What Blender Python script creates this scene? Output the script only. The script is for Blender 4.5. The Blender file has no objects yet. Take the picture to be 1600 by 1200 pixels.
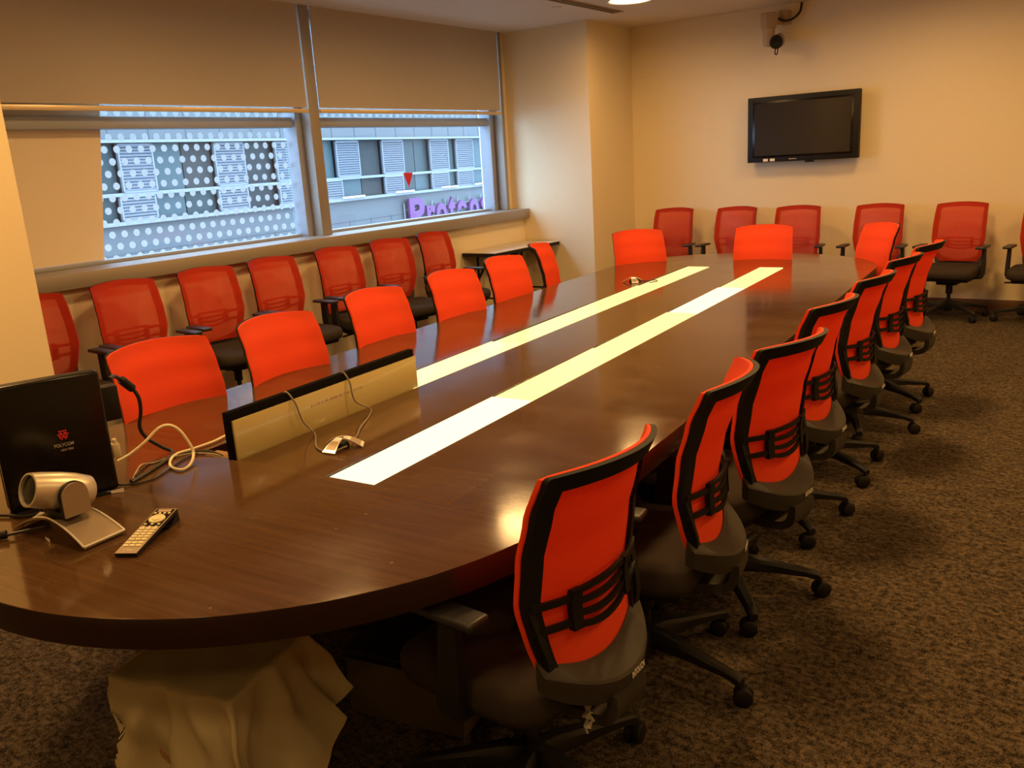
import bpy, bmesh, math, random
from mathutils import Vector, Matrix
random.seed(7)
C = bpy.context.scene.collection
SC = bpy.context.scene
PI = math.pi
ZC = 2.94          # ceiling height

# ------------------------------------------------------------------ camera
cam_d = bpy.data.cameras.new('camera')
cam = bpy.data.objects.new('camera', cam_d); C.objects.link(cam)
R_ = Vector((0.81823179, 0.5717954, -0.05955471))
U_ = Vector((-0.09657836, 0.23884046, 0.9662442))
F_ = Vector((-0.56671806, 0.78486002, -0.25064992))
M = Matrix((( R_.x, U_.x, -F_.x, 0.0), (R_.y, U_.y, -F_.y, 0.0), (R_.z, U_.z, -F_.z, 1.6235), (0, 0, 0, 1)))
cam.matrix_world = M
cam_d.sensor_width = 36; cam_d.lens = 1348.94 / 1600 * 36
cam_d.clip_start = 0.05; cam_d.clip_end = 300
SC.camera = cam
SC.view_settings.view_transform = 'Standard'; SC.view_settings.look = 'None'
SC.view_settings.gamma = 1; SC.view_settings.use_curve_mapping = False
SC.view_settings.exposure = 0.0

# ------------------------------------------------------------------ world: overcast daylight
W = bpy.data.worlds.new('overcast'); SC.world = W; W.use_nodes = True
bg = W.node_tree.nodes['Background']
bg.inputs[0].default_value = (0.47, 0.69, 1.0, 1); bg.inputs[1].default_value = 9.0

# ------------------------------------------------------------------ ceiling lamps
WARM = (1.0, 0.545, 0.165)
LAMPS = [(-3.7, 1.3, 37), (-3.95, 3.5, 21), (-4.05, 5.6, 15), (-3.82, 7.44, 17),     # x, y, watts
         (-1.5, -0.6, 13), (-1.5, 1.4, 9), (-1.5, 3.5, 40), (-1.5, 5.6, 42), (-1.5, 7.62, 19),  # first one is unseen, added behind the camera to brighten the cloth
         (1.0, -0.6, 6), (1.0, 1.4, 7), (1.0, 3.5, 18), (1.0, 5.6, 22), (1.0, 7.62, 20)]

# ------------------------------------------------------------------ materials
def mat(name, col=(0.5, 0.5, 0.5), rough=0.6, metal=0.0, spec=0.5, coat=0.0):
    m = bpy.data.materials.new(name); m.use_nodes = True
    b = m.node_tree.nodes['Principled BSDF']
    b.inputs['Base Color'].default_value = (*col, 1); b.inputs['Roughness'].default_value = rough
    b.inputs['Metallic'].default_value = metal; b.inputs['Specular IOR Level'].default_value = spec
    b.inputs['Coat Weight'].default_value = coat
    return m
def nd(m, t, **kw):
    n = m.node_tree.nodes.new(t)
    for k, v in kw.items():
        if hasattr(n, k): setattr(n, k, v)
    return n
def lk(m, a, b): m.node_tree.links.new(a, b)
def bsdf(m): return m.node_tree.nodes['Principled BSDF']
def mottled(m, c1, c2, scale, bump=0.0, dist=0.002, detail=4):
    tc = nd(m, 'ShaderNodeTexCoord'); nz = nd(m, 'ShaderNodeTexNoise')
    nz.inputs['Scale'].default_value = scale; nz.inputs['Detail'].default_value = detail
    cr = nd(m, 'ShaderNodeMix', data_type='RGBA')
    cr.inputs[6].default_value = (*c1, 1); cr.inputs[7].default_value = (*c2, 1)
    lk(m, tc.outputs['Object'], nz.inputs['Vector']); lk(m, nz.outputs['Fac'], cr.inputs[0])
    lk(m, cr.outputs[2], bsdf(m).inputs['Base Color'])
    if bump:
        bp = nd(m, 'ShaderNodeBump'); bp.inputs['Strength'].default_value = bump; bp.inputs['Distance'].default_value = dist
        lk(m, nz.outputs['Fac'], bp.inputs['Height']); lk(m, bp.outputs[0], bsdf(m).inputs['Normal'])
    return m

m_wall = mottled(mat('wall_paint', rough=0.75, spec=0.25), (0.80, 0.68, 0.46), (0.83, 0.71, 0.485), 60, 0.08, 0.001)
m_ceil = mottled(mat('ceiling_paint', rough=0.85, spec=0.2), (0.76, 0.70, 0.63), (0.78, 0.72, 0.65), 40)
m_blind = mottled(mat('blind_fabric', rough=0.9, spec=0.1), (0.49, 0.435, 0.37), (0.52, 0.46, 0.39), 400, 0.15, 0.0005)
m_board = mottled(mat('cream_board', rough=0.8, spec=0.2), (0.86, 0.73, 0.52), (0.88, 0.75, 0.54), 50)
m_alu = mat('brushed_aluminium', (0.33, 0.29, 0.245), 0.5, 0.25)
m_alu_out = mat('window_aluminium', (0.34, 0.36, 0.40), 0.45, 0.1)
m_bar = mat('blind_bar', (0.72, 0.58, 0.38), 0.35, 0.3)
m_base = mottled(mat('baseboard_wood', rough=0.45), (0.10, 0.045, 0.018), (0.14, 0.065, 0.025), 9)
m_black = mat('black_plastic', (0.009, 0.0075, 0.0065), 0.55, 0, 0.3)
m_frame = mat('frame_plastic', (0.008, 0.0065, 0.0055), 0.6, 0, 0.25)
m_matte = mat('matte_black_edge', (0.006, 0.005, 0.004), 0.95, 0, 0.05)
m_shell = mat('shell_plastic', (0.045, 0.039, 0.030), 0.5, 0, 0.3)
m_seat = mottled(mat('seat_fabric', rough=0.95, spec=0.15), (0.032, 0.024, 0.019), (0.044, 0.033, 0.026), 300, 0.3, 0.001)
m_pad = mat('armrest_pad', (0.022, 0.022, 0.026), 0.4, 0, 0.4)
m_chrome = mat('chrome', (0.7, 0.66, 0.6), 0.2, 1.0)
m_gloss = mat('gloss_black', (0.006, 0.004, 0.003), 0.22, 0, 0.3)
m_screen = mat('screen_glass', (0.020, 0.017, 0.015), 0.16, 0, 0.5)
m_silver = mat('silver_plastic', (0.62, 0.56, 0.44), 0.33, 0.55)
m_silver2 = mat('taupe_plastic', (0.34, 0.26, 0.18), 0.42, 0.3)
m_rim = mat('polished_rim', (0.9, 0.88, 0.8), 0.25, 0.3)
m_cream = mat('cream_plastic', (0.62, 0.55, 0.38), 0.5)
m_white = mat('white_label', (0.85, 0.80, 0.68), 0.6)
m_text = mat('grey_lettering', (0.45, 0.40, 0.33), 0.5)
m_red = mat('red_logo', (0.75, 0.02, 0.03), 0.4)
m_key = mat('pale_keys', (0.80, 0.72, 0.45), 0.5)
m_lidglass = mottled(mat('back_painted_glass', rough=0.28, coat=0.3), (0.50, 0.42, 0.17), (0.54, 0.455, 0.19), 6)
m_dark = mat('dark_recess', (0.02, 0.013, 0.009), 0.6)
m_card = mottled(mat('cardboard', rough=0.85, spec=0.1), (0.30, 0.17, 0.07), (0.34, 0.20, 0.085), 30)
m_darkbox = mottled(mat('dark_card', rough=0.7, spec=0.2), (0.10, 0.08, 0.045), (0.12, 0.095, 0.055), 12)
m_cloth = mottled(mat('cloth_cotton', rough=0.95, spec=0.1), (0.74, 0.65, 0.40), (0.80, 0.71, 0.45), 14, 0.2, 0.003)
m_beige = mat('beige_housing', (0.44, 0.32, 0.20), 0.5)
m_foldtop = mottled(mat('laminate_top', rough=0.35), (0.62, 0.55, 0.46), (0.66, 0.59, 0.49), 20)
m_foil = mat('crumpled_film', (0.55, 0.50, 0.42), 0.25, 0.2)

def cable_mat(name, col, r=0.45): return mat(name, col, r)
m_cwhite = cable_mat('cable_cream', (0.85, 0.76, 0.50)); m_cblack = cable_mat('cable_black', (0.015, 0.013, 0.012)); m_cgrey = cable_mat('cable_grey', (0.22, 0.18, 0.14), 0.35)

def fabric(name, c1, c2, see=0.0):
    m = mat(name, c1, 0.7, 0, 0.25)
    b = bsdf(m); nt = m.node_tree; out = nt.nodes['Material Output']
    tc = nd(m, 'ShaderNodeTexCoord'); w = nd(m, 'ShaderNodeTexNoise'); w.inputs['Scale'].default_value = 350
    mx = nd(m, 'ShaderNodeMix', data_type='RGBA'); mx.inputs[6].default_value = (*c1, 1); mx.inputs[7].default_value = (*c2, 1)
    lk(m, tc.outputs['Object'], w.inputs['Vector']); lk(m, w.outputs['Fac'], mx.inputs[0]); lk(m, mx.outputs[2], b.inputs['Base Color'])
    tr = nd(m, 'ShaderNodeBsdfTranslucent'); tr.inputs[0].default_value = (*c1, 1)
    s1 = nd(m, 'ShaderNodeMixShader'); s1.inputs[0].default_value = 0.28
    lk(m, b.outputs[0], s1.inputs[1]); lk(m, tr.outputs[0], s1.inputs[2])
    last = s1
    if see:
        t = nd(m, 'ShaderNodeBsdfTransparent'); s2 = nd(m, 'ShaderNodeMixShader'); s2.inputs[0].default_value = see
        lk(m, s1.outputs[0], s2.inputs[1]); lk(m, t.outputs[0], s2.inputs[2]); last = s2
    lk(m, last.outputs[0], out.inputs['Surface'])
    return m
m_orange = fabric('orange_fabric', (0.97, 0.088, 0.024), (0.99, 0.100, 0.030))
m_mesh = fabric('red_mesh', (0.70, 0.052, 0.018), (0.76, 0.060, 0.022), 0.42)

# carpet
m_carpet = mat('carpet', rough=0.97, spec=0.1)
def _carpet(m):
    tc = nd(m, 'ShaderNodeTexCoord'); mp = nd(m, 'ShaderNodeMapping'); mp.inputs['Scale'].default_value = (1, 1, 1)
    mp.inputs['Rotation'].default_value = (0, 0, 0.05)
    n0 = nd(m, 'ShaderNodeTexNoise'); n0.inputs['Scale'].default_value = 30; n0.inputs['Detail'].default_value = 2
    ad = nd(m, 'ShaderNodeMix', data_type='RGBA'); ad.inputs[0].default_value = 0.04
    br = nd(m, 'ShaderNodeTexBrick'); br.inputs['Scale'].default_value = 1.0
    br.inputs['Brick Width'].default_value = 0.045; br.inputs['Row Height'].default_value = 0.022
    br.inputs['Mortar Size'].default_value = 0.0022; br.inputs['Mortar Smooth'].default_value = 0.9
    br.inputs['Color1'].default_value = (0.9, 0.9, 0.9, 1); br.inputs['Color2'].default_value = (0.25, 0.25, 0.25, 1); br.inputs['Mortar'].default_value = (0.05, 0.05, 0.05, 1)
    n1 = nd(m, 'ShaderNodeTexNoise'); n1.inputs['Scale'].default_value = 170; n1.inputs['Detail'].default_value = 3
    n2 = nd(m, 'ShaderNodeTexNoise'); n2.inputs['Scale'].default_value = 48; n2.inputs['Detail'].default_value = 3
    lk(m, tc.outputs['Object'], mp.inputs[0]); lk(m, mp.outputs[0], n0.inputs[0]); lk(m, mp.outputs[0], ad.inputs[6]); lk(m, n0.outputs['Color'], ad.inputs[7])
    lk(m, ad.outputs[2], br.inputs[0]); lk(m, mp.outputs[0], n1.inputs[0]); lk(m, mp.outputs[0], n2.inputs[0])
    a = nd(m, 'ShaderNodeMath', operation='MULTIPLY'); a.inputs[1].default_value = 0.20; lk(m, br.outputs[0], a.inputs[0])
    b = nd(m, 'ShaderNodeMath', operation='MULTIPLY_ADD'); b.inputs[1].default_value = 0.75; lk(m, n1.outputs['Fac'], b.inputs[0]); lk(m, a.outputs[0], b.inputs[2])
    c = nd(m, 'ShaderNodeMath', operation='MULTIPLY_ADD'); c.inputs[1].default_value = 0.75; lk(m, n2.outputs['Fac'], c.inputs[0]); lk(m, b.outputs[0], c.inputs[2])
    r = nd(m, 'ShaderNodeMapRange'); r.inputs[1].default_value = 0.68; r.inputs[2].default_value = 1.06; lk(m, c.outputs[0], r.inputs[0])
    mx = nd(m, 'ShaderNodeMix', data_type='RGBA'); mx.inputs[6].default_value = (0.014, 0.010, 0.0065, 1); mx.inputs[7].default_value = (0.135, 0.100, 0.064, 1)
    lk(m, r.outputs[0], mx.inputs[0]); lk(m, mx.outputs[2], bsdf(m).inputs['Base Color'])
    bp = nd(m, 'ShaderNodeBump'); bp.inputs['Strength'].default_value = 0.6; bp.inputs['Distance'].default_value = 0.006
    lk(m, c.outputs[0], bp.inputs['Height']); lk(m, bp.outputs[0], bsdf(m).inputs['Normal'])
_carpet(m_carpet)

# table veneer
m_wood = mat('walnut_veneer', rough=0.14, coat=0.0, spec=0.33)
bsdf(m_wood).inputs['Coat Roughness'].default_value = 0.08
def _wood(m):
    tc = nd(m, 'ShaderNodeTexCoord'); mp = nd(m, 'ShaderNodeMapping'); mp.inputs['Scale'].default_value = (1.2, 34, 1)
    n = nd(m, 'ShaderNodeTexNoise'); n.inputs['Scale'].default_value = 1.6; n.inputs['Detail'].default_value = 6; n.inputs['Roughness'].default_value = 0.65
    br = nd(m, 'ShaderNodeTexBrick'); br.inputs['Scale'].default_value = 1.0; br.inputs['Brick Width'].default_value = 1.1; br.inputs['Row Height'].default_value = 0.46
    br.inputs['Mortar Size'].default_value = 0.0; br.inputs['Color1'].default_value = (0.0, 0.0, 0.0, 1); br.inputs['Color2'].default_value = (1, 1, 1, 1)
    lk(m, tc.outputs['Object'], mp.inputs[0]); lk(m, mp.outputs[0], n.inputs[0]); lk(m, tc.outputs['Object'], br.inputs[0])
    a = nd(m, 'ShaderNodeMath', operation='MULTIPLY'); a.inputs[1].default_value = 0.30; lk(m, br.outputs[0], a.inputs[0])
    b = nd(m, 'ShaderNodeMath', operation='ADD'); lk(m, a.outputs[0], b.inputs[0]); lk(m, n.outputs['Fac'], b.inputs[1])
    mx = nd(m, 'ShaderNodeMix', data_type='RGBA'); mx.inputs[6].default_value = (0.050, 0.0225, 0.0085, 1); mx.inputs[7].default_value = (0.108, 0.054, 0.0215, 1)
    r = nd(m, 'ShaderNodeMapRange'); r.inputs[1].default_value = 0.3; r.inputs[2].default_value = 0.95; lk(m, b.outputs[0], r.inputs[0]); lk(m, r.outputs[0], mx.inputs[0])
    # dust specks and scuffs lying on the top
    v = nd(m, 'ShaderNodeTexVoronoi'); v.inputs['Scale'].default_value = 7.0; lk(m, tc.outputs['Object'], v.inputs[0])
    n3 = nd(m, 'ShaderNodeTexNoise'); n3.inputs['Scale'].default_value = 5.0; n3.inputs['Detail'].default_value = 5; lk(m, tc.outputs['Object'], n3.inputs[0])
    lt = nd(m, 'ShaderNodeMath', operation='LESS_THAN'); lt.inputs[1].default_value = 0.032; lk(m, v.outputs['Distance'], lt.inputs[0])
    sc = nd(m, 'ShaderNodeMath', operation='MULTIPLY'); sc.inputs[1].default_value = 0.32; lk(m, lt.outputs[0], sc.inputs[0])
    hz = nd(m, 'ShaderNodeMapRange'); hz.inputs[1].default_value = 0.5; hz.inputs[2].default_value = 0.85; hz.inputs[4].default_value = 0.07; lk(m, n3.outputs['Fac'], hz.inputs[0])
    sm = nd(m, 'ShaderNodeMath', operation='ADD'); lk(m, sc.outputs[0], sm.inputs[0]); lk(m, hz.outputs[0], sm.inputs[1])
    m2 = nd(m, 'ShaderNodeMix', data_type='RGBA'); m2.inputs[7].default_value = (0.40, 0.30, 0.20, 1)
    lk(m, sm.outputs[0], m2.inputs[0]); lk(m, mx.outputs[2], m2.inputs[6]); lk(m, m2.outputs[2], bsdf(m).inputs['Base Color'])
    rr = nd(m, 'ShaderNodeMapRange'); rr.inputs[1].default_value = 0.3; rr.inputs[2].default_value = 0.8; rr.inputs[3].default_value = 0.085; rr.inputs[4].default_value = 0.16
    lk(m, n3.outputs['Fac'], rr.inputs[0]); lk(m, rr.outputs[0], bsdf(m).inputs['Roughness'])
_wood(m_wood)
m_woodedge = mottled(mat('walnut_edge', rough=0.25), (0.018, 0.0065, 0.0045), (0.028, 0.010, 0.006), 12)

def emit(name, col, s):
    m = mat(name, (0.8, 0.8, 0.8), 0.25); b = bsdf(m)
    b.inputs['Emission Color'].default_value = (*col, 1); b.inputs['Emission Strength'].default_value = s
    return m
m_lamp = emit('lamp_diffuser', (1.0, 0.70, 0.36), 14)

m_glass = bpy.data.materials.new('window_glass'); m_glass.use_nodes = True
def _glass(m):
    nt = m.node_tree; nt.nodes.remove(nt.nodes['Principled BSDF']); out = nt.nodes['Material Output']
    t = nd(m, 'ShaderNodeBsdfTransparent'); t.inputs[0].default_value = (0.93, 0.97, 0.98, 1)
    g = nd(m, 'ShaderNodeBsdfGlossy'); g.inputs['Roughness'].default_value = 0.03
    s = nd(m, 'ShaderNodeMixShader'); s.inputs[0].default_value = 0.04
    lk(m, t.outputs[0], s.inputs[1]); lk(m, g.outputs[0], s.inputs[2]); lk(m, s.outputs[0], out.inputs[0])
_glass(m_glass)
m_dots = bpy.data.materials.new('white_frit'); m_dots.use_nodes = True
def _dots(m):
    nt = m.node_tree; b = bsdf(m); b.inputs['Base Color'].default_value = (0.6, 0.6, 0.6, 1); out = nt.nodes['Material Output']
    t = nd(m, 'ShaderNodeBsdfTranslucent'); t.inputs[0].default_value = (0.47, 0.47, 0.44, 1)
    s = nd(m, 'ShaderNodeMixShader'); s.inputs[0].default_value = 0.72; lk(m, b.outputs[0], s.inputs[1]); lk(m, t.outputs[0], s.inputs[2]); lk(m, s.outputs[0], out.inputs[0])
_dots(m_dots)

m_clad = mottled(mat('stone_cladding', rough=0.6), (0.080, 0.079, 0.078), (0.094, 0.093, 0.092), 1.2)
m_seam = mat('cladding_joint', (0.06, 0.06, 0.06), 0.8)
m_rail = mat('pale_rail', (0.21, 0.21, 0.215), 0.6)
m_louv = mat('louvre_metal', (0.20, 0.204, 0.22), 0.6, 0.0)
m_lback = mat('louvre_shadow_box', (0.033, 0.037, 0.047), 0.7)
m_pane = [mat('pane_teal', (0.024, 0.038, 0.038), 0.4, 0, 0.2), mat('pane_pale', (0.05, 0.072, 0.073), 0.4, 0, 0.2), mat('pane_dark', (0.014, 0.017, 0.017), 0.4, 0, 0.2)]
m_warmin = mottled(mat('interior_warm', rough=0.8), (0.042, 0.036, 0.030), (0.018, 0.020, 0.019), 3.2)
m_magenta = mat('magenta_letter', (0.125, 0.028, 0.12), 0.6)
m_street = mottled(mat('street', rough=0.9), (0.07, 0.07, 0.073), (0.085, 0.085, 0.09), 0.5)

# ------------------------------------------------------------------ mesh helpers
class MB:
    def __init__(s): s.bm = bmesh.new()
    def _add(s, other, mi=0):
        vm = {}
        for v in other.verts: vm[v] = s.bm.verts.new(v.co)
        for f in other.faces:
            try:
                nf = s.bm.faces.new([vm[v] for v in f.verts]); nf.material_index = mi
            except ValueError: pass
        other.free(); return s
    def box(s, c, d, rz=0, bev=0.0, seg=2, mi=0, rot=None):
        b = bmesh.new(); bmesh.ops.create_cube(b, size=1)
        for v in b.verts: v.co = Vector((v.co.x*d[0], v.co.y*d[1], v.co.z*d[2]))
        if bev > 0: bmesh.ops.bevel(b, geom=b.edges[:], offset=bev, segments=seg, profile=0.5, affect='EDGES')
        mt = Matrix.Translation(c) @ ((rot.to_4x4() if rot is not None else Matrix.Rotation(rz, 4, 'Z')))
        b.transform(mt); return s._add(b, mi)
    def cyl(s, p0, p1, r0, r1=None, seg=20, mi=0):
        r1 = r0 if r1 is None else r1
        return s.tube([p0, p1], [r0, r1], seg, mi)
    def tube(s, pts, r, seg=10, mi=0, cap=True, sq=1.0):
        pts = [Vector(p) for p in pts]; n = len(pts)
        rs = r if isinstance(r, (list, tuple)) else [r]*n
        t0 = (pts[1]-pts[0]).normalized()
        up = Vector((0, 0, 1)) if abs(t0.z) < 0.9 else Vector((1, 0, 0))
        a = t0.cross(up).normalized(); rings = []
        for i, p in enumerate(pts):
            t = (pts[min(i+1, n-1)]-pts[max(i-1, 0)])
            if t.length < 1e-9: t = t0
            t.normalize(); a = (a - t*a.dot(t)).normalized(); b = t.cross(a)
            rings.append([s.bm.verts.new(p + (a*math.cos(2*PI*k/seg) + b*math.sin(2*PI*k/seg)*sq)*rs[i]) for k in range(seg)])
        for i in range(n-1):
            for k in range(seg):
                f = s.bm.faces.new((rings[i][k], rings[i][(k+1) % seg], rings[i+1][(k+1) % seg], rings[i+1][k])); f.material_index = mi
        if cap:
            s.bm.faces.new(rings[0][::-1]).material_index = mi; s.bm.faces.new(rings[-1]).material_index = mi
        return s
    def lathe(s, prof, c=(0, 0, 0), seg=28, mi=0, axis=None):
        c = Vector(c); rings = []
        q = Matrix.Identity(3) if axis is None else Vector((0, 0, 1)).rotation_difference(Vector(axis).normalized()).to_matrix()
        for r, z in prof:
            rings.append([s.bm.verts.new(c + q @ Vector((max(r, 1e-5)*math.cos(2*PI*k/seg), max(r, 1e-5)*math.sin(2*PI*k/seg), z))) for k in range(seg)])
        for i in range(len(rings)-1):
            for k in range(seg):
                s.bm.faces.new((rings[i][k], rings[i][(k+1) % seg], rings[i+1][(k+1) % seg], rings[i+1][k])).material_index = mi
        s.bm.faces.new(rings[0][::-1]).material_index = mi; s.bm.faces.new(rings[-1]).material_index = mi
        return s
    def prism(s, poly, z0, z1, mi=0, M=None):
        b = bmesh.new(); lo = [b.verts.new((x, y, z0)) for x, y in poly]; hi = [b.verts.new((x, y, z1)) for x, y in poly]
        n = len(poly); b.faces.new(lo[::-1]); b.faces.new(hi)
        for i in range(n): b.faces.new((lo[i], lo[(i+1) % n], hi[(i+1) % n], hi[i]))
        if M is not None: b.transform(M)
        return s._add(b, mi)
    def strip(s, secs, closed=True, mi=0, cap=True):
        """loft a list of sections (lists of points)"""
        R = [[s.bm.verts.new(Vector(p)) for p in sec] for sec in secs]; m = len(R[0])
        for i in range(len(R)-1):
            for k in range(m if closed else m-1):
                s.bm.faces.new((R[i][k], R[i][(k+1) % m], R[i+1][(k+1) % m], R[i+1][k])).material_index = mi
        if closed and cap:
            s.bm.faces.new(R[0][::-1]).material_index = mi; s.bm.faces.new(R[-1]).material_index = mi
        return s
    def build(s, name, m, parent=None, ang=35):
        bmesh.ops.recalc_face_normals(s.bm, faces=s.bm.faces[:])
        me = bpy.data.meshes.new(name); s.bm.to_mesh(me); s.bm.free()
        return link(name, me, m, parent, ang)
def link(name, me, m, parent=None, ang=35):
    for x in (m if isinstance(m, (list, tuple)) else [m]): me.materials.append(x)
    me.polygons.foreach_set('use_smooth', [True]*len(me.polygons))
    try: me.set_sharp_from_angle(angle=math.radians(ang))
    except Exception: pass
    o = bpy.data.objects.new(name, me); C.objects.link(o)
    if parent: o.parent = parent
    return o
def tag(o, label=None, cat=None, group=None, kind=None):
    if label: o['label'] = label
    if cat: o['category'] = cat
    if group: o['group'] = group
    if kind: o['kind'] = kind
    return o
def empty(name, loc, rz=0.0):
    o = bpy.data.objects.new(name, None); C.objects.link(o); o.location = loc; o.rotation_euler = (0, 0, rz)
    o.empty_display_size = 0.1
    return o
def struct(o): o['kind'] = 'structure'; return o
def copy_tree(o, parent=None):
    c = o.copy(); C.objects.link(c)
    if parent: c.parent = parent
    for ch in list(o.children): copy_tree(ch, c)
    return c
def smooth(pts, n=8, closed=False):
    P = [Vector(p) for p in pts]; out = []
    L = len(P); rng = L if closed else L-1
    for i in range(rng):
        if closed: p0, p1, p2, p3 = P[(i-1) % L], P[i], P[(i+1) % L], P[(i+2) % L]
        else: p0, p1, p2, p3 = P[max(i-1, 0)], P[i], P[i+1], P[min(i+2, L-1)]
        for k in range(n):
            t = k/n
            out.append(0.5*((2*p1)+(-p0+p2)*t+(2*p0-5*p1+4*p2-p3)*t*t+(-p0+3*p1-3*p2+p3)*t**3))
    if not closed: out.append(P[-1])
    return out
def text_mesh(body, w, h, ext=0.0005, bold=0.0, name='lettering'):
    cu = bpy.data.curves.new(name, 'FONT'); cu.body = body; cu.size = 1; cu.extrude = 0; cu.offset = bold
    o = bpy.data.objects.new(name, cu); C.objects.link(o)
    bpy.context.view_layer.update()
    me = bpy.data.meshes.new_from_object(o.evaluated_get(bpy.context.evaluated_depsgraph_get()))
    bpy.data.objects.remove(o); bpy.data.curves.remove(cu)
    xs = [v.co.x for v in me.vertices]; ys = [v.co.y for v in me.vertices]
    x0, x1, y0, y1 = min(xs), max(xs), min(ys), max(ys)
    bm = bmesh.new(); bm.from_mesh(me); bpy.data.meshes.remove(me)
    for v in bm.verts: v.co = Vector(((v.co.x-(x0+x1)/2)/(x1-x0)*w, (v.co.y-(y0+y1)/2)/(y1-y0)*h, 0))
    r = bmesh.ops.extrude_face_region(bm, geom=bm.faces[:])
    for e in r['geom']:
        if isinstance(e, bmesh.types.BMVert): e.co.z += ext
    return bm
def text_obj(body, w, h, Mx, m, name, parent=None, ext=0.0005, bold=0.0):
    bm = text_mesh(body, w, h, ext, bold); bm.transform(Mx)
    mb = MB(); mb.bm.free(); mb.bm = bm
    return mb.build(name, m, parent)
def frame_M(o, x, y):
    """matrix with origin o, x axis x, y axis y"""
    x = Vector(x).normalized(); z = x.cross(Vector(y)).normalized(); y = z.cross(x)
    return Matrix(((x.x, y.x, z.x, o[0]), (x.y, y.y, z.y, o[1]), (x.z, y.z, z.z, o[2]), (0, 0, 0, 1)))

# ------------------------------------------------------------------ room shell
X0, X1, Y0, Y1 = -5.55, 2.6, -2.6, 9.07
XC, YA = -4.66, 8.11        # far column
PX, PY = -4.50, 2.177       # near pillar corner
struct(MB().box(((X0+X1)/2, (Y0+Y1)/2, -0.05), (X1-X0+0.6, Y1-Y0+0.4, 0.1)).build('floor', m_carpet))
struct(MB().box(((-6.2+X1)/2, (Y0+Y1)/2, ZC+0.05), (X1+6.2+0.2, Y1-Y0+0.4, 0.1)).build('ceiling', m_ceil))
struct(MB().box(((X1-6.1)/2, Y1+0.06, ZC/2), (X1+6.1, 0.12, ZC)).build('wall_back', m_wall))
struct(MB().box((X1+0.06, (Y0+Y1)/2, ZC/2), (0.12, Y1-Y0, ZC)).build('wall_right', m_wall))
struct(MB().box(((X1-6.1)/2, Y0-0.06, ZC/2), (X1+6.1, 0.12, ZC)).build('wall_front', m_wall))
struct(MB().box((-5.80, (PY+YA)/2, 0.495), (0.5, YA-PY, 0.99)).build('wall_left', m_wall))
struct(MB().box(((XC-6.1)/2, (YA+Y1)/2, ZC/2), (XC+6.1, Y1-YA, ZC)).build('wall_column', m_wall))
struct(MB().box(((PX-6.1)/2, (PY+Y0)/2, ZC/2), (PX+6.1, PY-Y0, ZC)).build('wall_pillar', m_wall))
struct(MB().box(((XC+X1)/2, Y1-0.008, 0.05), (X1-XC, 0.016, 0.1), bev=0.002).build('baseboard_back', m_base))
struct(MB().box((XC+0.008, (YA+Y1)/2, 0.05), (0.016, Y1-YA-0.02, 0.1), bev=0.002).build('baseboard_column', m_base))
struct(MB().box((X1-0.008, (Y0+Y1)/2, 0.05), (0.016, Y1-Y0-0.04, 0.1), bev=0.002).build('baseboard_right', m_base))
# sill
struct(MB().box((-5.70, (PY+YA)/2, 1.043), (0.46, YA-PY, 0.10), bev=0.004).build('trim_1', m_alu))

# windows
def window(name, y0, y1, ylab):
    w = struct(empty(name, (-5.85, (y0+y1)/2, 1.093)))
    o = Vector((-5.85, (y0+y1)/2, 1.093))
    def L(x, y, z): return Vector((x, y, z))-o
    f = MB()
    f.box(L(-5.83, y0+0.05, (1.093+ZC)/2), (0.14, 0.10, ZC-1.093), bev=0.004)
    f.box(L(-5.83, y1-0.035, (1.093+ZC)/2), (0.14, 0.07, ZC-1.093), bev=0.004)
    f.box(L(-5.83, (y0+y1)/2, 2.035), (0.13, y1-y0-0.2, 0.08), bev=0.004)
    f.box(L(-5.85, (y0+y1)/2, 1.105), (0.10, y1-y0-0.2, 0.024), bev=0.003)
    f.box(L(-5.85, (y0+y1)/2, ZC-0.03), (0.10, y1-y0-0.2, 0.06), bev=0.003)
    f.build('window_frame', m_alu_out, w)
    MB().box(L(-5.90, (y0+y1)/2, (1.1+ZC)/2), (0.012, y1-y0-0.16, ZC-1.1)).build('window_pane', m_glass, w)
    return w, L
w1, L1 = window('window_1', PY+0.02, 5.20, '')
w2, L2 = window('window_2', 5.31, 7.93, '')
def dots(y0, y1, z0, z1):
    m = MB(); row = 0; z = 1.110
    while z < z1:
        if z > z0:
            y = 3.438-0.94+(0.047 if row % 2 else 0)
            while y < y1:
                if y > y0:
                    vs = [m.bm.verts.new((-5.891, y+0.0255*math.cos(2*PI*k/16), z+0.0255*math.sin(2*PI*k/16))) for k in range(16)]
                    m.bm.faces.new(vs)
                y += 0.094
        z += 0.0835; row += 1
    return m
d = dots(2.3, 5.12, 1.0, 2.9).build('frosted_dots', m_dots, w1); d.location = -Vector((-5.85, (PY+0.02+5.20)/2, 1.093))
d = dots(5.42, 7.80, 2.06, 2.9).build('frosted_dots', m_dots, w2); d.location = -Vector((-5.85, (5.31+7.93)/2, 1.093))
struct(MB().box((-5.755, 5.255, (1.093+ZC)/2), (0.20, 0.11, ZC-1.093), bev=0.004).build('trim_2', m_alu))
struct(MB().box((-5.755, 7.975, (1.093+ZC)/2), (0.20, 0.05, ZC-1.093), bev=0.004).build('trim_3', m_alu))
struct(MB().box((-5.80, 8.055, (1.093+ZC)/2), (0.2, 0.11, ZC-1.093)).build('trim_4', m_wall))
struct(MB().box((-5.76, PY+0.03, (1.093+ZC)/2), (0.19, 0.05, ZC-1.093)).build('trim_5', m_alu))

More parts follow.
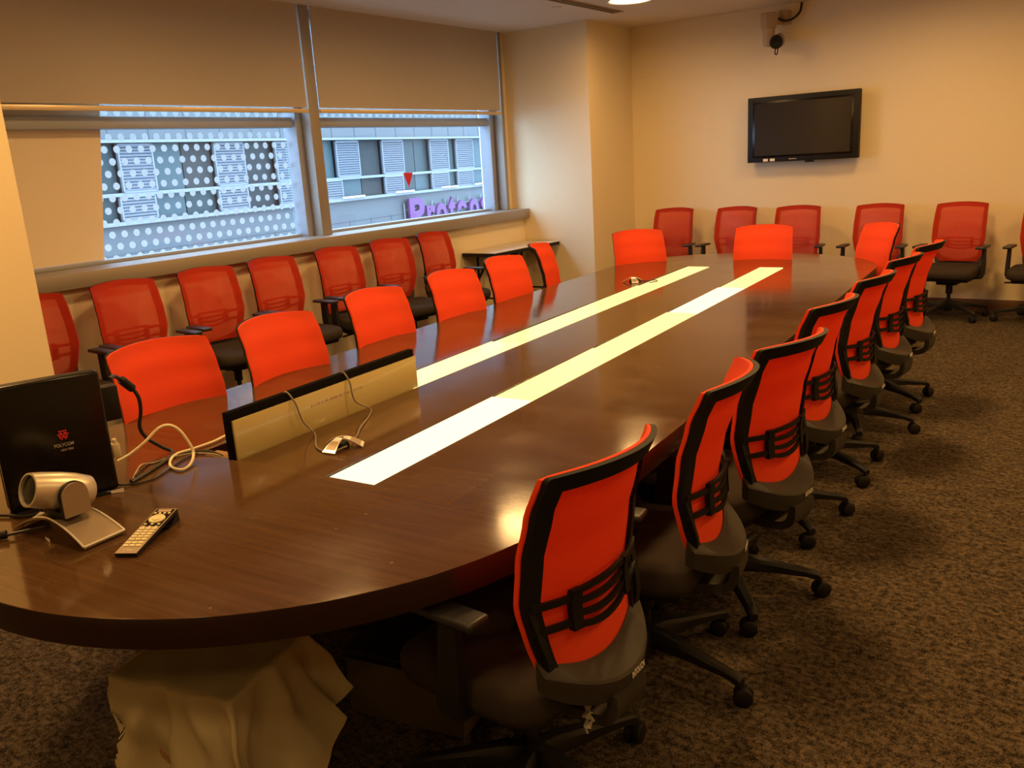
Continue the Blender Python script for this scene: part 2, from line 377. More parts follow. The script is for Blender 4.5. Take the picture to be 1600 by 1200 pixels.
# cream board closing the near end of the window
bd = MB(); MB
poly = [(PY+0.06, 1.118), (3.335, 1.118), (3.60, 2.85), (PY+0.06, 2.85)]
bd.prism(poly, 0, 0.006, M=Matrix(((0, 0, 1, -5.875), (1, 0, 0, 0), (0, 1, 0, 0), (0, 0, 0, 1))))
tag(bd.build('infill_board', m_board), 'cream board covering the pillar end of the dotted window', 'board')

def blind(y0, y1, label):
    t = empty('roller_blind', (-5.66, (y0+y1)/2, 2.10)); tag(t, label, 'window blind', 'roller blinds over the windows')
    h = y1-y0; zt = ZC-0.005-2.10
    MB().box((0, 0, (zt+0.035)/2+0.01), (0.004, h-0.02, zt-0.035)).build('blind_fabric', m_blind, t)
    MB().box((0.004, 0, 0.018), (0.022, h-0.01, 0.034), bev=0.004).build('bottom_bar', m_bar, t)
    return t
blind(PY+0.08, 5.195, 'half-lowered brown roller blind above the dotted window, left of the mullion')
blind(5.315, 7.945, 'half-lowered brown roller blind above the clear window with purple letters outside')

# red triangle on the pane
tri = MB().prism([(6.552, 1.566), (6.694, 1.562), (6.62, 1.424)], 0, 0.002, M=Matrix(((0, 0, 1, -5.893), (1, 0, 0, 0), (0, 1, 0, 0), (0, 0, 0, 1)))).build('triangle_sticker', m_red)
tag(tri, 'small red downward triangle stuck on the clear window pane', 'sticker')

# ------------------------------------------------------------------ building across the street
ang = math.radians(7.7); DX = Vector((-math.sin(ang), math.cos(ang), 0)); NX = Vector((DX.y, -DX.x, 0))
bld = empty('office_building', (-25, 8, -12), ang)      # local y runs along the facade, local x towards us
tag(bld, 'grey panelled office building across the street with white louvres and a purple sign', 'building')
def fz(z): return z+12
BU0, BU1 = -14, 52
m = MB()
m.box((-3.0, (BU0+BU1)/2, fz(7.95)), (6.0, BU1-BU0, 10.0))
m.box((-3.0, (BU0+BU1)/2, fz(-5.8)), (6.0, BU1-BU0, 12.4))
m.box((-3.6, (BU0+BU1)/2, fz(1.65)), (4.6, BU1-BU0, 2.6))
m.build('wall', m_clad, bld)
sm = MB(); u = -12.55+0.2
us = [9.207+1.553*k for k in range(-14, 27)]
for u in us:
    sm.box((0.002, u, fz(3.8)), (0.012, 0.035, 1.7))
    sm.box((0.002, u+0.6, fz(-4)), (0.012, 0.03, 7.0))
sm.box((0.002, 19, fz(-0.54)), (0.012, BU1-BU0, 0.03)); sm.box((0.002, 19, fz(3.9)), (0.012, BU1-BU0, 0.03)); sm.box((0.002, 19, fz(-2.0)), (0.012, BU1-BU0, 0.03))
sm.build('panel_joint', m_seam, bld)
MB().box((0.08, 19, fz(2.91)), (0.36, BU1-BU0, 0.09)).build('ledge', m_rail, bld)
MB().box((0.08, 19, fz(0.41)), (0.36, BU1-BU0, 0.11)).build('ledge', m_rail, bld)
MB().box((-0.05, 19, fz(1.29)), (0.10, BU1-BU0, 0.11)).build('transom_rail', m_rail, bld)
def louvre(u0, u1, z0, z1):
    m = MB(); w = u1-u0; c = (u0+u1)/2
    for uu in (u0+0.03, u1-0.03): m.box((-0.02, uu, fz((z0+z1)/2)), (0.09, 0.06, z1-z0))
    for zz in (z0+0.02, z1-0.02): m.box((-0.02, c, fz(zz)), (0.09, w, 0.05))
    z = z0+0.08
    while z < z1-0.04:
        m.box((-0.02, c, fz(z)), (0.07, w-0.08, 0.052), rot=Matrix.Rotation(0.5, 3, 'Y')); z += 0.097
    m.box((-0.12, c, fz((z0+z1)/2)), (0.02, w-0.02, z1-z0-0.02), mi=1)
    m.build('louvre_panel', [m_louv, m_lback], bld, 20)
UP = [(-3.2, -1.7), (0.5, 2.0), (4.2, 5.6), (7.9, 9.25), (11.9, 13.37), (15.0, 16.4), (18.68, 20.26), (21.97, 23.67), (25.98, 27.72), (28.48, 30.27), (33, 34.5), (37, 38.5)]
LO = [(-3.2, -1.7), (0.5, 2.0), (4.2, 5.6), (7.7, 9.1), (11.86, 13.32), (15.0, 16.4), (17.35, 18.9), (22.0, 23.5), (25.98, 27.6), (28.48, 30.1), (33, 34.5), (37, 38.5)]
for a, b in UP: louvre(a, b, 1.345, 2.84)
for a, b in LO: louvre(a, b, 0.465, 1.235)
def panes(L_, z0, z1):
    edges = [BU0] + [x for ab in L_ for x in ab] + [BU1]
    for i in range(0, len(edges), 2):
        a, b = edges[i], edges[i+1]; n = max(1, round((b-a)/1.3))
        for k in range(n):
            p, q = a+(b-a)*k/n, a+(b-a)*(k+1)/n
            if q < 4 or p > 34: continue
            warm = (9.2 < p < 11.5 and z0 > 1 and k == 1) or (20 < p < 21.9) 
            mm = m_warmin if warm and (random.random() < 0.7) else m_pane[(int(p*3.1)+k) % 3 if p < 16.5 else (int(p*2.3)+k) % 2]
            MB().box((-0.20, (p+q)/2, fz((z0+z1)/2)), (0.03, q-p-0.05, z1-z0)).build('window_pane', mm, bld)
panes(UP, 1.345, 2.86); panes(LO, 0.465, 1.235)
for a, b in ((18.5, 19.95), (22.4, 23.85), (26.4, 27.9), (29.75, 31.3)):
    MB().box((0.30, (a+b)/2, fz(0.50)), (0.12, b-a, 0.08), bev=0.02).build('lamp_bar', m_white, bld)
sg = MB()
for k in range(8): sg.box((0.10, 23.2+k*1.22, fz(-0.6)), (0.05, 0.05, 1.1))
for z in (-0.35, -0.95): sg.box((0.14, 28, fz(z)), (0.04, 9.4, 0.035))
sign = sg.build('sign_frame', m_rail, bld)
lx = 23.72
for ch, lx, w, h in (('P', 23.75, 1.28, 1.52), ('r', 25.22, 0.76, 1.10), ('o', 26.08, 0.98, 1.13), ('t', 27.26, 0.68, 1.38), ('e', 28.12, 0.98, 1.13), ('o', 29.38, 0.98, 1.13), ('s', 30.62, 0.95, 1.13)):
    Mx = frame_M((0.20, lx-0.40+w/2, fz(-1.36)+h/2), (0, 1, 0), (0, 0, 1))
    text_obj(ch, w, h, Mx, m_magenta, 'sign_letter', sign, 0.12, 0.035)
st = MB().box((-18, 8, -12.1), (70, 120, 0.2)).build('street', m_street); struct(st)

# ------------------------------------------------------------------ ceiling fixtures
def downlight(x, y, watts, label):
    t = empty('ceiling_light', (x, y, ZC)); tag(t, label, 'ceiling light', 'round recessed ceiling downlights')
    MB().lathe([(0.215, -0.001), (0.215, -0.008), (0.200, -0.012), (0.186, -0.006), (0.186, -0.001)]).build('trim_ring', m_white, t)
    MB().lathe([(0.185, -0.002), (0.185, -0.004)]).build('diffuser', m_lamp, t)
    ld = bpy.data.lights.new('downlight_lamp', 'AREA'); ld.shape = 'DISK'; ld.size = 0.36; ld.energy = watts; ld.color = WARM; ld.spread = math.radians(170)
    lo = bpy.data.objects.new('downlight_lamp', ld); C.objects.link(lo); lo.parent = t; lo.location = (0, 0, -0.014)
    return t
for i, (x, y, watts) in enumerate(LAMPS):
    if i == 3: lab = 'glowing round downlight cut by the top edge of the photo beside the air slot'
    else: lab = 'round recessed ceiling downlight %s, %s' % (['above the window aisle', 'above the table', 'above the right-hand aisle'][0 if x < -3 else 1 if x < 0 else 2], {-1: 'unseen behind the camera', 1: 'level with the near table end', 3: 'level with the near half of the table', 5: 'level with the far half of the table', 7: 'near the back wall'}[int(math.floor(y))])
    downlight(x, y, watts, lab)
v = empty('ceiling_vent', (-4.22, 6.95, ZC), 0); tag(v, 'long dark slot air diffuser in the ceiling near the window recess', 'air vent')
MB().box((-0.055, 0, -0.004), (0.010, 2.0, 0.008)).box((0.055, 0, -0.004), (0.010, 2.0, 0.008)).box((0, 1.0, -0.004), (0.12, 0.01, 0.008)).box((0, -1.0, -0.004), (0.12, 0.01, 0.008)).box((0, 0, -0.004), (0.012, 2.0, 0.008)).build('frame', m_beige, v)
MB().box((0, 0, -0.0015), (0.11, 2.0, 0.003)).build('slot', m_dark, v)
sd = empty('ceiling_detector', (-4.435, 7.19, ZC)); tag(sd, 'tiny flush disc in the ceiling near the air slot', 'detector')
MB().lathe([(0.045, 0.0), (0.045, -0.006), (0.03, -0.012), (0.0, -0.012)]).build('disc', m_ceil, sd)

# ------------------------------------------------------------------ television
tv = empty('wall_television', (-2.735, Y1, 1.765)); tag(tv, 'black flat-screen television hanging on the cream back wall', 'television')
MB().box((0, -0.115, 0), (1.09, 0.07, 0.635), bev=0.006).build('casing', m_black, tv)
MB().box((0, -0.149, 0.0), (0.985, 0.006, 0.545), bev=0.002).build('inner_bezel', m_gloss, tv)
MB().box((0, -0.1535, 0.0), (0.94, 0.004, 0.505)).build('screen', m_screen, tv)
MB().box((0, -0.04, 0), (0.45, 0.08, 0.4)).build('wall_bracket', m_black, tv)
for dx in (-0.355, -0.285): MB().box((dx, -0.152, -0.297), (0.048, 0.003, 0.026)).build('sticker', m_white, tv)
MB().box((-0.08, -0.152, -0.295), (0.075, 0.003, 0.008)).build('logo', m_text, tv)
MB().lathe([(0.045, 0), (0.045, 0.012), (0.03, 0.018), (0, 0.018)], (0.08, -0.13, -0.335)).build('sensor', m_black, tv)

# ------------------------------------------------------------------ wall camera below the ceiling
wc = empty('wall_camera', (-2.96, Y1, 2.72)); tag(wc, 'beige surveillance camera on a bracket high on the back wall', 'camera')
m = MB(); m.box((0.015, -0.06, 0.09), (0.09, 0.12, 0.13), bev=0.01); m.cyl((0.015, -0.05, 0.05), (-0.07, -0.20, 0.06), 0.03)
m.build('wall_bracket', m_beige, wc)
MB().lathe([(0.078, 0.13), (0.085, 0.12), (0.072, 0.0), (0.064, -0.01), (0.0, -0.01)], (-0.09, -0.22, 0.0)).lathe([(0.055, -0.01), (0.058, -0.13), (0.045, -0.17), (0.0, -0.18)], (-0.09, -0.22, 0.0)).build('housing', m_beige, wc)
ax = Vector((0.28, -0.9, -0.25)).normalized(); p = Vector((0.0, -0.26, -0.13))
MB().lathe([(0.0, -0.14), (0.05, -0.135), (0.052, 0.06), (0.0, 0.06)], p+Vector((0.01, 0.05, 0)), axis=ax).cyl(p, p+Vector((-0.09, 0.03, 0.0)), 0.03).build('camera_head', m_beige, wc)
MB().lathe([(0.045, 0.05), (0.062, 0.06), (0.062, 0.11), (0.05, 0.115), (0.0, 0.10)], p, axis=ax).build('lens_hood', m_black, wc)
MB().tube(smooth([(-0.02, -0.15, 0.08), (0.04, -0.16, 0.05), (0.10, -0.12, 0.06), (0.155, -0.06, 0.12), (0.165, -0.03, 0.21)]), 0.011).build('cable', m_cblack, wc)
MB().tube(smooth([(0.01, -0.30, -0.19), (0.0, -0.30, -0.25), (0.02, -0.30, -0.26), (0.03, -0.30, -0.2)]), 0.006).build('cable_loop', m_cblack, wc)

# ------------------------------------------------------------------ conference table (own frame)
TYAW = 0.070
tbl = empty('conference_table', (-1.5, 3.0, 0), TYAW)
tag(tbl, 'long oval dark walnut conference table with two rows of glowing glass panels', 'table')
ca, sa = math.cos(TYAW), math.sin(TYAW)
def TW(x, y, z=0.75): return Vector((-1.5+ca*x-sa*y, 3+sa*x+ca*y, z))
XL, XR, CX = -1.635, 0.325, -0.655
def outline():
    pts = []; hw = (XR-XL)/2
    yn, cn = -1.23, 1.0; yf, cf = 3.32, 0.87
    N = 56
    for k in range(N+1):
        a = PI*k/N; pts.append((CX+hw*math.cos(a), yf+cf*math.sin(a)))
    for k in range(N+1):
        a = PI+PI*k/N; pts.append((CX+hw*math.cos(a), yn+cn*math.sin(a)))
    return pts
SL = (-1.038, -0.842); SR = (-0.472, -0.286); SY = (-1.342, 3.305)
def flat_curve(loops, thick, bev):
    cu = bpy.data.curves.new('c', 'CURVE'); cu.dimensions = '2D'; cu.fill_mode = 'BOTH'; cu.extrude = thick/2-bev; cu.bevel_depth = bev; cu.bevel_resolution = 2
    for lp in loops:
        sp = cu.splines.new('POLY'); sp.points.add(len(lp)-1)
        for i, (x, y) in enumerate(lp): sp.points[i].co = (x, y, 0, 1)
        sp.use_cyclic_u = True
    o = bpy.data.objects.new('c', cu); C.objects.link(o); bpy.context.view_layer.update()
    me = bpy.data.meshes.new_from_object(o.evaluated_get(bpy.context.evaluated_depsgraph_get()))
    bpy.data.objects.remove(o); bpy.data.curves.remove(cu); return me
rect = lambda x0, x1, y0, y1: [(x0, y0), (x1, y0), (x1, y1), (x0, y1)]
me = flat_curve([outline(), rect(*SL, *SY), rect(*SR, *SY)], 0.072, 0.0018)
for v_ in me.vertices: v_.co.z += 0.75-0.036
top = link('tabletop', me, [m_wood, m_woodedge], tbl, 30)
for p_ in me.polygons:
    if abs(p_.normal.z) < 0.5: p_.material_index = 1
tr = MB()
for s in (SL, SR):
    cx = sum(s)/2; tr.box((cx, 0.98, 0.645), (s[1]-s[0]+0.04, 4.69, 0.012)); tr.box((s[0]-0.012, 0.98, 0.66), (0.01, 4.69, 0.04)); tr.box((s[1]+0.012, 0.98, 0.66), (0.01, 4.69, 0.04))
tr.build('cable_tray', m_dark, tbl)
for y0, y1 in ((-1.0, -0.2), (0.6, 1.4), (2.2, 3.0)):
    MB().box((CX, (y0+y1)/2, 0.32), (0.75, y1-y0, 0.64), bev=0.006).box((CX, (y0+y1)/2, 0.03), (0.80, y1-y0+0.05, 0.06), bev=0.004).build('pedestal', m_woodedge, tbl)
YS = [-1.34, -0.418, 0.47, 1.42, 2.33, 3.30]
def panel(x0, x1, y0, y1, col, s, skew=0.006):
    me_ = emit('lit_glass', col, s); b = bsdf(me_); b.inputs['Base Color'].default_value = (0.5, 0.5, 0.3, 1); b.inputs['Roughness'].default_value = 0.12
    poly = [(x0+skew, y0+0.001), (x1+skew, y0+0.001), (x1-skew, y1-0.001), (x0-skew, y1-0.001)]
    return MB().prism(poly, 0.738, 0.7492).build('light_panel', me_, tbl)
YEL = (1.0, 0.93, 0.36); WHT = (1.0, 0.97, 0.70)
for k in range(5):
    c, s = [(WHT, 1.15), (YEL, 1.0), (YEL, 0.98), (WHT, 1.05), (YEL, 0.95)][k]
    panel(SR[0]+0.008, SR[1]-0.010, YS[k], YS[k+1], c, s, 0.005)
    if k:
        g = 0.014 if k in (2, 4) else 0.004
        c, s = [None, (YEL, 1.15), (YEL, 0.95), (YEL, 0.9), (YEL, 0.92)][k]
        panel(SL[0]+0.004+g, SL[1]-0.008, YS[k], YS[k+1], c, s, 0.004)
# opened lid, standing on edge over the near cell of the window-side slot
lid = MB().box((SL[1]-0.010, -0.863, 0.81), (0.008, 0.951, 0.138), bev=0.001).build('glass_lid', m_lidglass, tbl)
MB().box((SL[1]-0.030, -0.866, 0.818), (0.026, 0.960, 0.176), bev=0.001).build('lid_backing', m_matte, lid)
text_obj('- - -- - -- ----- -- - -- - - - --', 0.27, 0.008, frame_M((SL[1]-0.0055, -0.86, 0.835), (0, 1, 0), (0, 0, 1)), m_beige, 'lid_marking', lid, 0.0004, 0.01)
MB().box((SL[0]+0.09, -1.30, 0.69), (0.16, 0.06, 0.10), bev=0.002).box((SL[0]+0.09, -0.88, 0.66), (0.17, 0.85, 0.02)).build('socket_housing', m_card, tbl)

# ------------------------------------------------------------------ chairs
TZ0, TZ1 = 0.485, 1.0
def prof_y(t):
    # side profile of the backrest
    k = [(0.0, -0.236), (0.18, -0.226), (0.36, -0.222), (0.6, -0.244), (0.8, -0.278), (1.0, -0.326)]
    for i in range(len(k)-1):
        if t <= k[i+1][0]:
            a, b = k[i], k[i+1]; s = (t-a[0])/(b[0]-a[0]); s = s*s*(3-2*s)*0.5+s*0.5
            return a[1]+(b[1]-a[1])*s
    return k[-1][1]
def half_w(t):
    k = [(0.0, 0.178), (0.2, 0.205), (0.42, 0.222), (0.7, 0.219), (1.0, 0.212)]
    for i in range(len(k)-1):
        if t <= k[i+1][0]:
            a, b = k[i], k[i+1]; return a[1]+(b[1]-a[1])*(t-a[0])/(b[0]-a[0])
    return k[-1][1]
def curl(t): return 0.030+0.028*min(1.0, max(0.0, t)/0.4)+0.026*max(0.0, (t-0.4)/0.6)
def back_pt(s, t, off=0.0, grow=0.0):
    """s -1..1 across, t 0..1 up, off = forwards (towards the sitter)"""
    w = half_w(t)+grow
    arch = 0.014*(1-s*s)*max(0, t-0.7)/0.3
    return Vector((s*w, prof_y(t)+curl(t)*s*s+off, TZ0+(TZ1-TZ0)*t+arch))
def backrest_sheet(off, th, grow=0.0, ns=20, nt=22, t0=0.0):
    m = MB(); g = {}
    for side in (0, 1):
        for j in range(nt+1):
            for i in range(ns+1):
                s, t = -1+2*i/ns, t0+(1.0-t0)*j/nt
                # round the four corners a little
                cs = 1.0
                if abs(s) > 0.86:
                    q = (abs(s)-0.86)/0.14
                    if t > 0.97: cs = 1-0.012*((t-0.97)/0.03)**2*q
                p = back_pt(s*cs, t, off-(th if side else 0), grow)
                if t > 0.97 and abs(s) > 0.86: p.z -= 0.004*((abs(s)-0.86)/0.14)**2
                g[side, i, j] = m.bm.verts.new(p)
    for j in range(nt):
        for i in range(ns):
            m.bm.faces.new((g[0, i, j], g[0, i+1, j], g[0, i+1, j+1], g[0, i, j+1]))
            m.bm.faces.new((g[1, i, j], g[1, i, j+1], g[1, i+1, j+1], g[1, i+1, j]))
    for i in range(ns):
        m.bm.faces.new((g[0, i, 0], g[1, i, 0], g[1, i+1, 0], g[0, i+1, 0])); m.bm.faces.new((g[0, i, nt], g[0, i+1, nt], g[1, i+1, nt], g[1, i, nt]))
    for j in range(nt):
        m.bm.faces.new((g[0, 0, j], g[0, 0, j+1], g[1, 0, j+1], g[1, 0, j])); m.bm.faces.new((g[0, ns, j], g[1, ns, j], g[1, ns, j+1], g[0, ns, j+1]))
    return m
def frame_ring():
    """closed band following the outline of the backrest"""
    path = []; N = 14
    r = 0.10
    def add(s, t): path.append((s, t))
    for k in range(N+1): add(-1, 0.0+0.98*k/N)
    for k in range(1, 5): a = PI-PI/2*k/5; add(-0.96+0.04*math.cos(a), 0.98+0.02*math.sin(a))
    for k in range(N+1): add(-0.96+1.92*k/N, 1.0)
    for k in range(1, 5): a = PI/2-PI/2*k/5; add(0.96+0.04*math.cos(a), 0.98+0.02*math.sin(a))
    for k in range(N+1): add(1, 0.98-0.98*k/N)
    secs = []
    W_, H_ = 0.175, 0.076
    for s, t in path:
        # inner offset point
        si = max(-1+W_, min(1-W_, s)); ti = min(t, 1-H_)
        o = back_pt(s, t, -0.002); i_ = back_pt(si, ti, -0.002)
        b = Vector((0, -0.016, 0)); 
        secs.append([o, i_, i_+b*0.7, o+b])
    m = MB().strip(secs)
    for sg in (-1, 1):      # side uprights growing out of the shell
        secs = []
        for z, o, h in ((0.535, 0.012, 0.008), (0.565, 0.018, 0.011), (0.60, 0.018, 0.010), (0.65, 0.015, 0.008), (0.69, 0.010, 0.005)):
            t = (z-TZ0)/(TZ1-TZ0); p = back_pt(sg*0.94, t, -o)
            secs.append([p+Vector((sg*0.009, h, 0)), p+Vector((sg*0.009, -h, 0)), p+Vector((-sg*0.009, -h, 0)), p+Vector((-sg*0.009, h, 0))])
        m.strip(secs)
    return m
def lumbar():
    m = MB(); off = -0.020
    def P(x, z, o=off):
        t = (z-TZ0)/(TZ1-TZ0); return back_pt(x/half_w(t), t, o)
    def bar(pts, w=0.011, d=0.010):
        secs = []
        for x, z in pts:
            p = P(x, z); secs.append([p+Vector((0, d/2, w/2)), p+Vector((0, d/2, -w/2)), p+Vector((0, -d/2, -w/2)), p+Vector((0, -d/2, w/2))])
        m.strip(secs)
    for sg in (-1, 1):
        secs = []
        for k in range(7):
            z = 0.606+0.098*k/6; a = P(sg*0.088, z); b = P(sg*0.116, z)
            secs.append([a+Vector((0, .007, 0)), b+Vector((0, .007, 0)), b+Vector((0, -.009, 0)), a+Vector((0, -.009, 0))])
        m.strip(secs)
        for z in (0.684, 0.626): bar([(sg*(0.112+0.098*k/5), z+0.001*k) for k in range(6)], 0.016)
    for z0, sag in ((0.696, 0.000), (0.667, 0.006), (0.640, 0.012), (0.613, 0.016)):
        bar([(-0.092+0.184*k/12, z0-sag*(1-((k-6)/6)**2)) for k in range(13)], 0.0135)
    return m
BUL = 0.050
def shell():
    """moulded lower shell behind the mesh, with a stem going to the mechanism"""
    m = MB(); N = 28; secs = []
    for k in range(N+1):
        s = -1+2*k/N
        bul = BUL*max(0, 1-abs(s)**2.6); zt = 0.558-0.056*(1-s*s)
        t = max(0, (zt-TZ0)/(TZ1-TZ0)); w = half_w(t)+0.005
        x = s*w; y = prof_y(t)+curl(t)*s*s
        zb = 0.418+0.056*abs(s)**3.2
        secs.append([(x, y-0.003, zt), (x, y-0.021-bul, zt-0.026), (x*1.0, y-0.026-bul, zt-0.033), (x*0.985, y-0.024-bul, (zt+zb)/2-0.012), (x*0.97, y-0.018-bul*0.9, zb), (x*0.95, y+0.004-bul*0.78, zb+0.004), (x*0.97, y+0.003-bul*0.4, (zt+zb)/2)])
    m.strip(secs)
    # stem
    secs = []
    pp = smooth([(0, -0.295, 0.436), (0, -0.293, 0.392), (0, -0.270, 0.358), (0, -0.200, 0.342), (0, -0.110, 0.340), (0, -0.05, 0.345)], 4)
    for i, p in enumerate(pp):
        tdir = (pp[min(i+1, len(pp)-1)]-pp[max(i-1, 0)]).normalized(); n_ = tdir.cross(Vector((1, 0, 0))).normalized()
        wx = 0.066-0.018*i/len(pp); th = 0.014
        secs.append([p+Vector((-wx, 0, 0))+n_*th, p+Vector((wx, 0, 0))+n_*th, p+Vector((wx, 0, 0))-n_*th, p+Vector((-wx, 0, 0))-n_*th])
    m.strip(secs)
    return m
def seat_mesh():
    m = MB(); N = 40
    def ring(sc, z, sag=0.0):
        pts = []
        for k in range(N):
            a = 2*PI*k/N; e = 0.36
            x = math.copysign(abs(math.cos(a))**e, math.cos(a))*0.245; y = math.copysign(abs(math.sin(a))**e, math.sin(a))*0.235
            zz = z - (0.022*max(0, y/0.235)**3 if sag else 0)
            pts.append((x*sc, 0.03+y*sc, zz))
        return pts
    m.strip([ring(0.90, 0.378), ring(0.975, 0.388), ring(0.998, 0.410), ring(1.0, 0.452, 1), ring(0.965, 0.470, 1), ring(0.80, 0.478, 1), ring(0.4, 0.474, 1), ring(0.05, 0.472, 1)])
    return m
def chair_proto(name, kind):
    t = empty(name, (0, 0, 0))
    fab = m_orange if kind == 'A' else m_mesh
    fr = frame_ring().build('backrest_frame', m_frame, t, 40)
    if kind == 'A': backrest_sheet(0.010, 0.010, 0.004).build('backrest_fabric', m_orange, t, 50)
    else: backrest_sheet(0.004, 0.0025, 0.003).build('backrest_mesh', m_mesh, t, 50)
    lumbar().build('lumbar_support', m_frame, t, 30)
    sh = shell().build('backrest_shell', m_shell, t, 32)
    # maker's name printed on the shell, right of the stem
    def outer(x):
        s_ = x/0.185; return Vector((x, prof_y(0.03)+curl(0.03)*s_*s_-0.026-BUL*(1-abs(s_)**2.6), 0.462))
    _a, _b = outer(-0.005), outer(0.059); _d = _b-_a; _o = (_a+_b)/2+Vector((0.0, -0.0035, 0))
    text_obj('INTOUCH', 0.062, 0.0155, frame_M(_o, _d, (0.0, 0.10, 1)), m_white, 'shell_lettering', sh, 0.0006, 0.012)
    seat_mesh().build('seat_cushion', m_seat, t, 60)
    MB().box((0, 0.02, 0.368), (0.40, 0.38, 0.034), bev=0.010).box((0, -0.01, 0.335), (0.17, 0.24, 0.05), bev=0.008).cyl((0.10, 0.06, 0.345), (0.27, 0.08, 0.34), 0.008).build('seat_mechanism', m_black, t)
    for sg in (-1, 1):
        a = MB()
        secs = []
        for p, (wx, wy) in ((Vector((sg*0.17, 0.02, 0.372)), (0.010, 0.030)), (Vector((sg*0.252, 0.02, 0.374)), (0.012, 0.032)), (Vector((sg*0.268, 0.016, 0.41)), (0.013, 0.034)), (Vector((sg*0.268, 0.006, 0.50)), (0.014, 0.034)), (Vector((sg*0.265, 0.0, 0.635)), (0.012, 0.026))):
            if wx == 0.010: secs.append([p+Vector((0, -wy, -wx)), p+Vector((0, wy, -wx)), p+Vector((0, wy, wx)), p+Vector((0, -wy, wx))])
            else: secs.append([p+Vector((sg*wx, -wy, -wx*0.5)), p+Vector((sg*wx, wy, -wx*0.5)), p+Vector((-sg*wx, wy, wx*0.5)), p+Vector((-sg*wx, -wy, wx*0.5))])
        a.strip(secs); ar = a.build('armrest', m_black, t, 40)
        MB().box((sg*0.260, 0.03, 0.646), (0.070, 0.235, 0.022), bev=0.008, seg=3).build('arm_pad', m_pad, ar)
    MB().lathe([(0.0, 0.345), (0.028, 0.345), (0.028, 0.22), (0.016, 0.218), (0.016, 0.16), (0.034, 0.158), (0.034, 0.065), (0.0, 0.062)]).build('gas_column', m_black, t)
    for k in range(5):
        a = 2*PI*k/5; d = Vector((math.cos(a), math.sin(a), 0)); n_ = Vector((-d.y, d.x, 0))
        secs = []
        for r, z, w, h in ((0.015, 0.118, 0.026, 0.030), (0.07, 0.122, 0.028, 0.027), (0.18, 0.110, 0.023, 0.018), (0.29, 0.094, 0.018, 0.012), (0.330, 0.084, 0.017, 0.014), (0.342, 0.074, 0.014, 0.012)):
            p = d*r+Vector((0, 0, z)); secs.append([p+n_*w+Vector((0, 0, -h)), p+n_*w+Vector((0, 0, h*0.5)), p+n_*w*0.6+Vector((0, 0, h)), p-n_*w*0.6+Vector((0, 0, h)), p-n_*w+Vector((0, 0, h*0.5)), p-n_*w+Vector((0, 0, -h))])
        lg = MB().strip(secs).build('base_leg', m_black, t, 40)
        c = d*0.330; ph = random.uniform(0, 2*PI); rd = Vector((math.cos(ph), math.sin(ph), 0)); cx_ = Vector((-rd.y, rd.x, 0))
        q = c+rd*0.014+Vector((0, 0, 0.030))
        cm = MB()
        for sd_ in (-1, 1): cm.lathe([(0.0, 0.0), (0.025, 0.0), (0.030, 0.004), (0.030, 0.017), (0.025, 0.021), (0.0, 0.021)], q+cx_*(0.003 if sd_ > 0 else -0.003), 20, axis=cx_*sd_)
        cm.cyl(c+Vector((0, 0, 0.030)), c+Vector((0, 0, 0.082)), 0.009); cm.box(q+Vector((0, 0, 0.016)), (0.034, 0.036, 0.026), rz=ph, bev=0.007)
        cm.build('caster', m_black, lg, 40)
    return t
protoA = chair_proto('office_chair', 'A'); protoB = chair_proto('office_chair', 'B')
def set_base(t, deg):
    """turn the star base under a chair"""
    R = Matrix.Rotation(math.radians(deg), 4, 'Z')
    for ch in t.children:
        if ch.name.startswith('base_leg'): ch.rotation_euler = (0, 0, math.radians(deg))
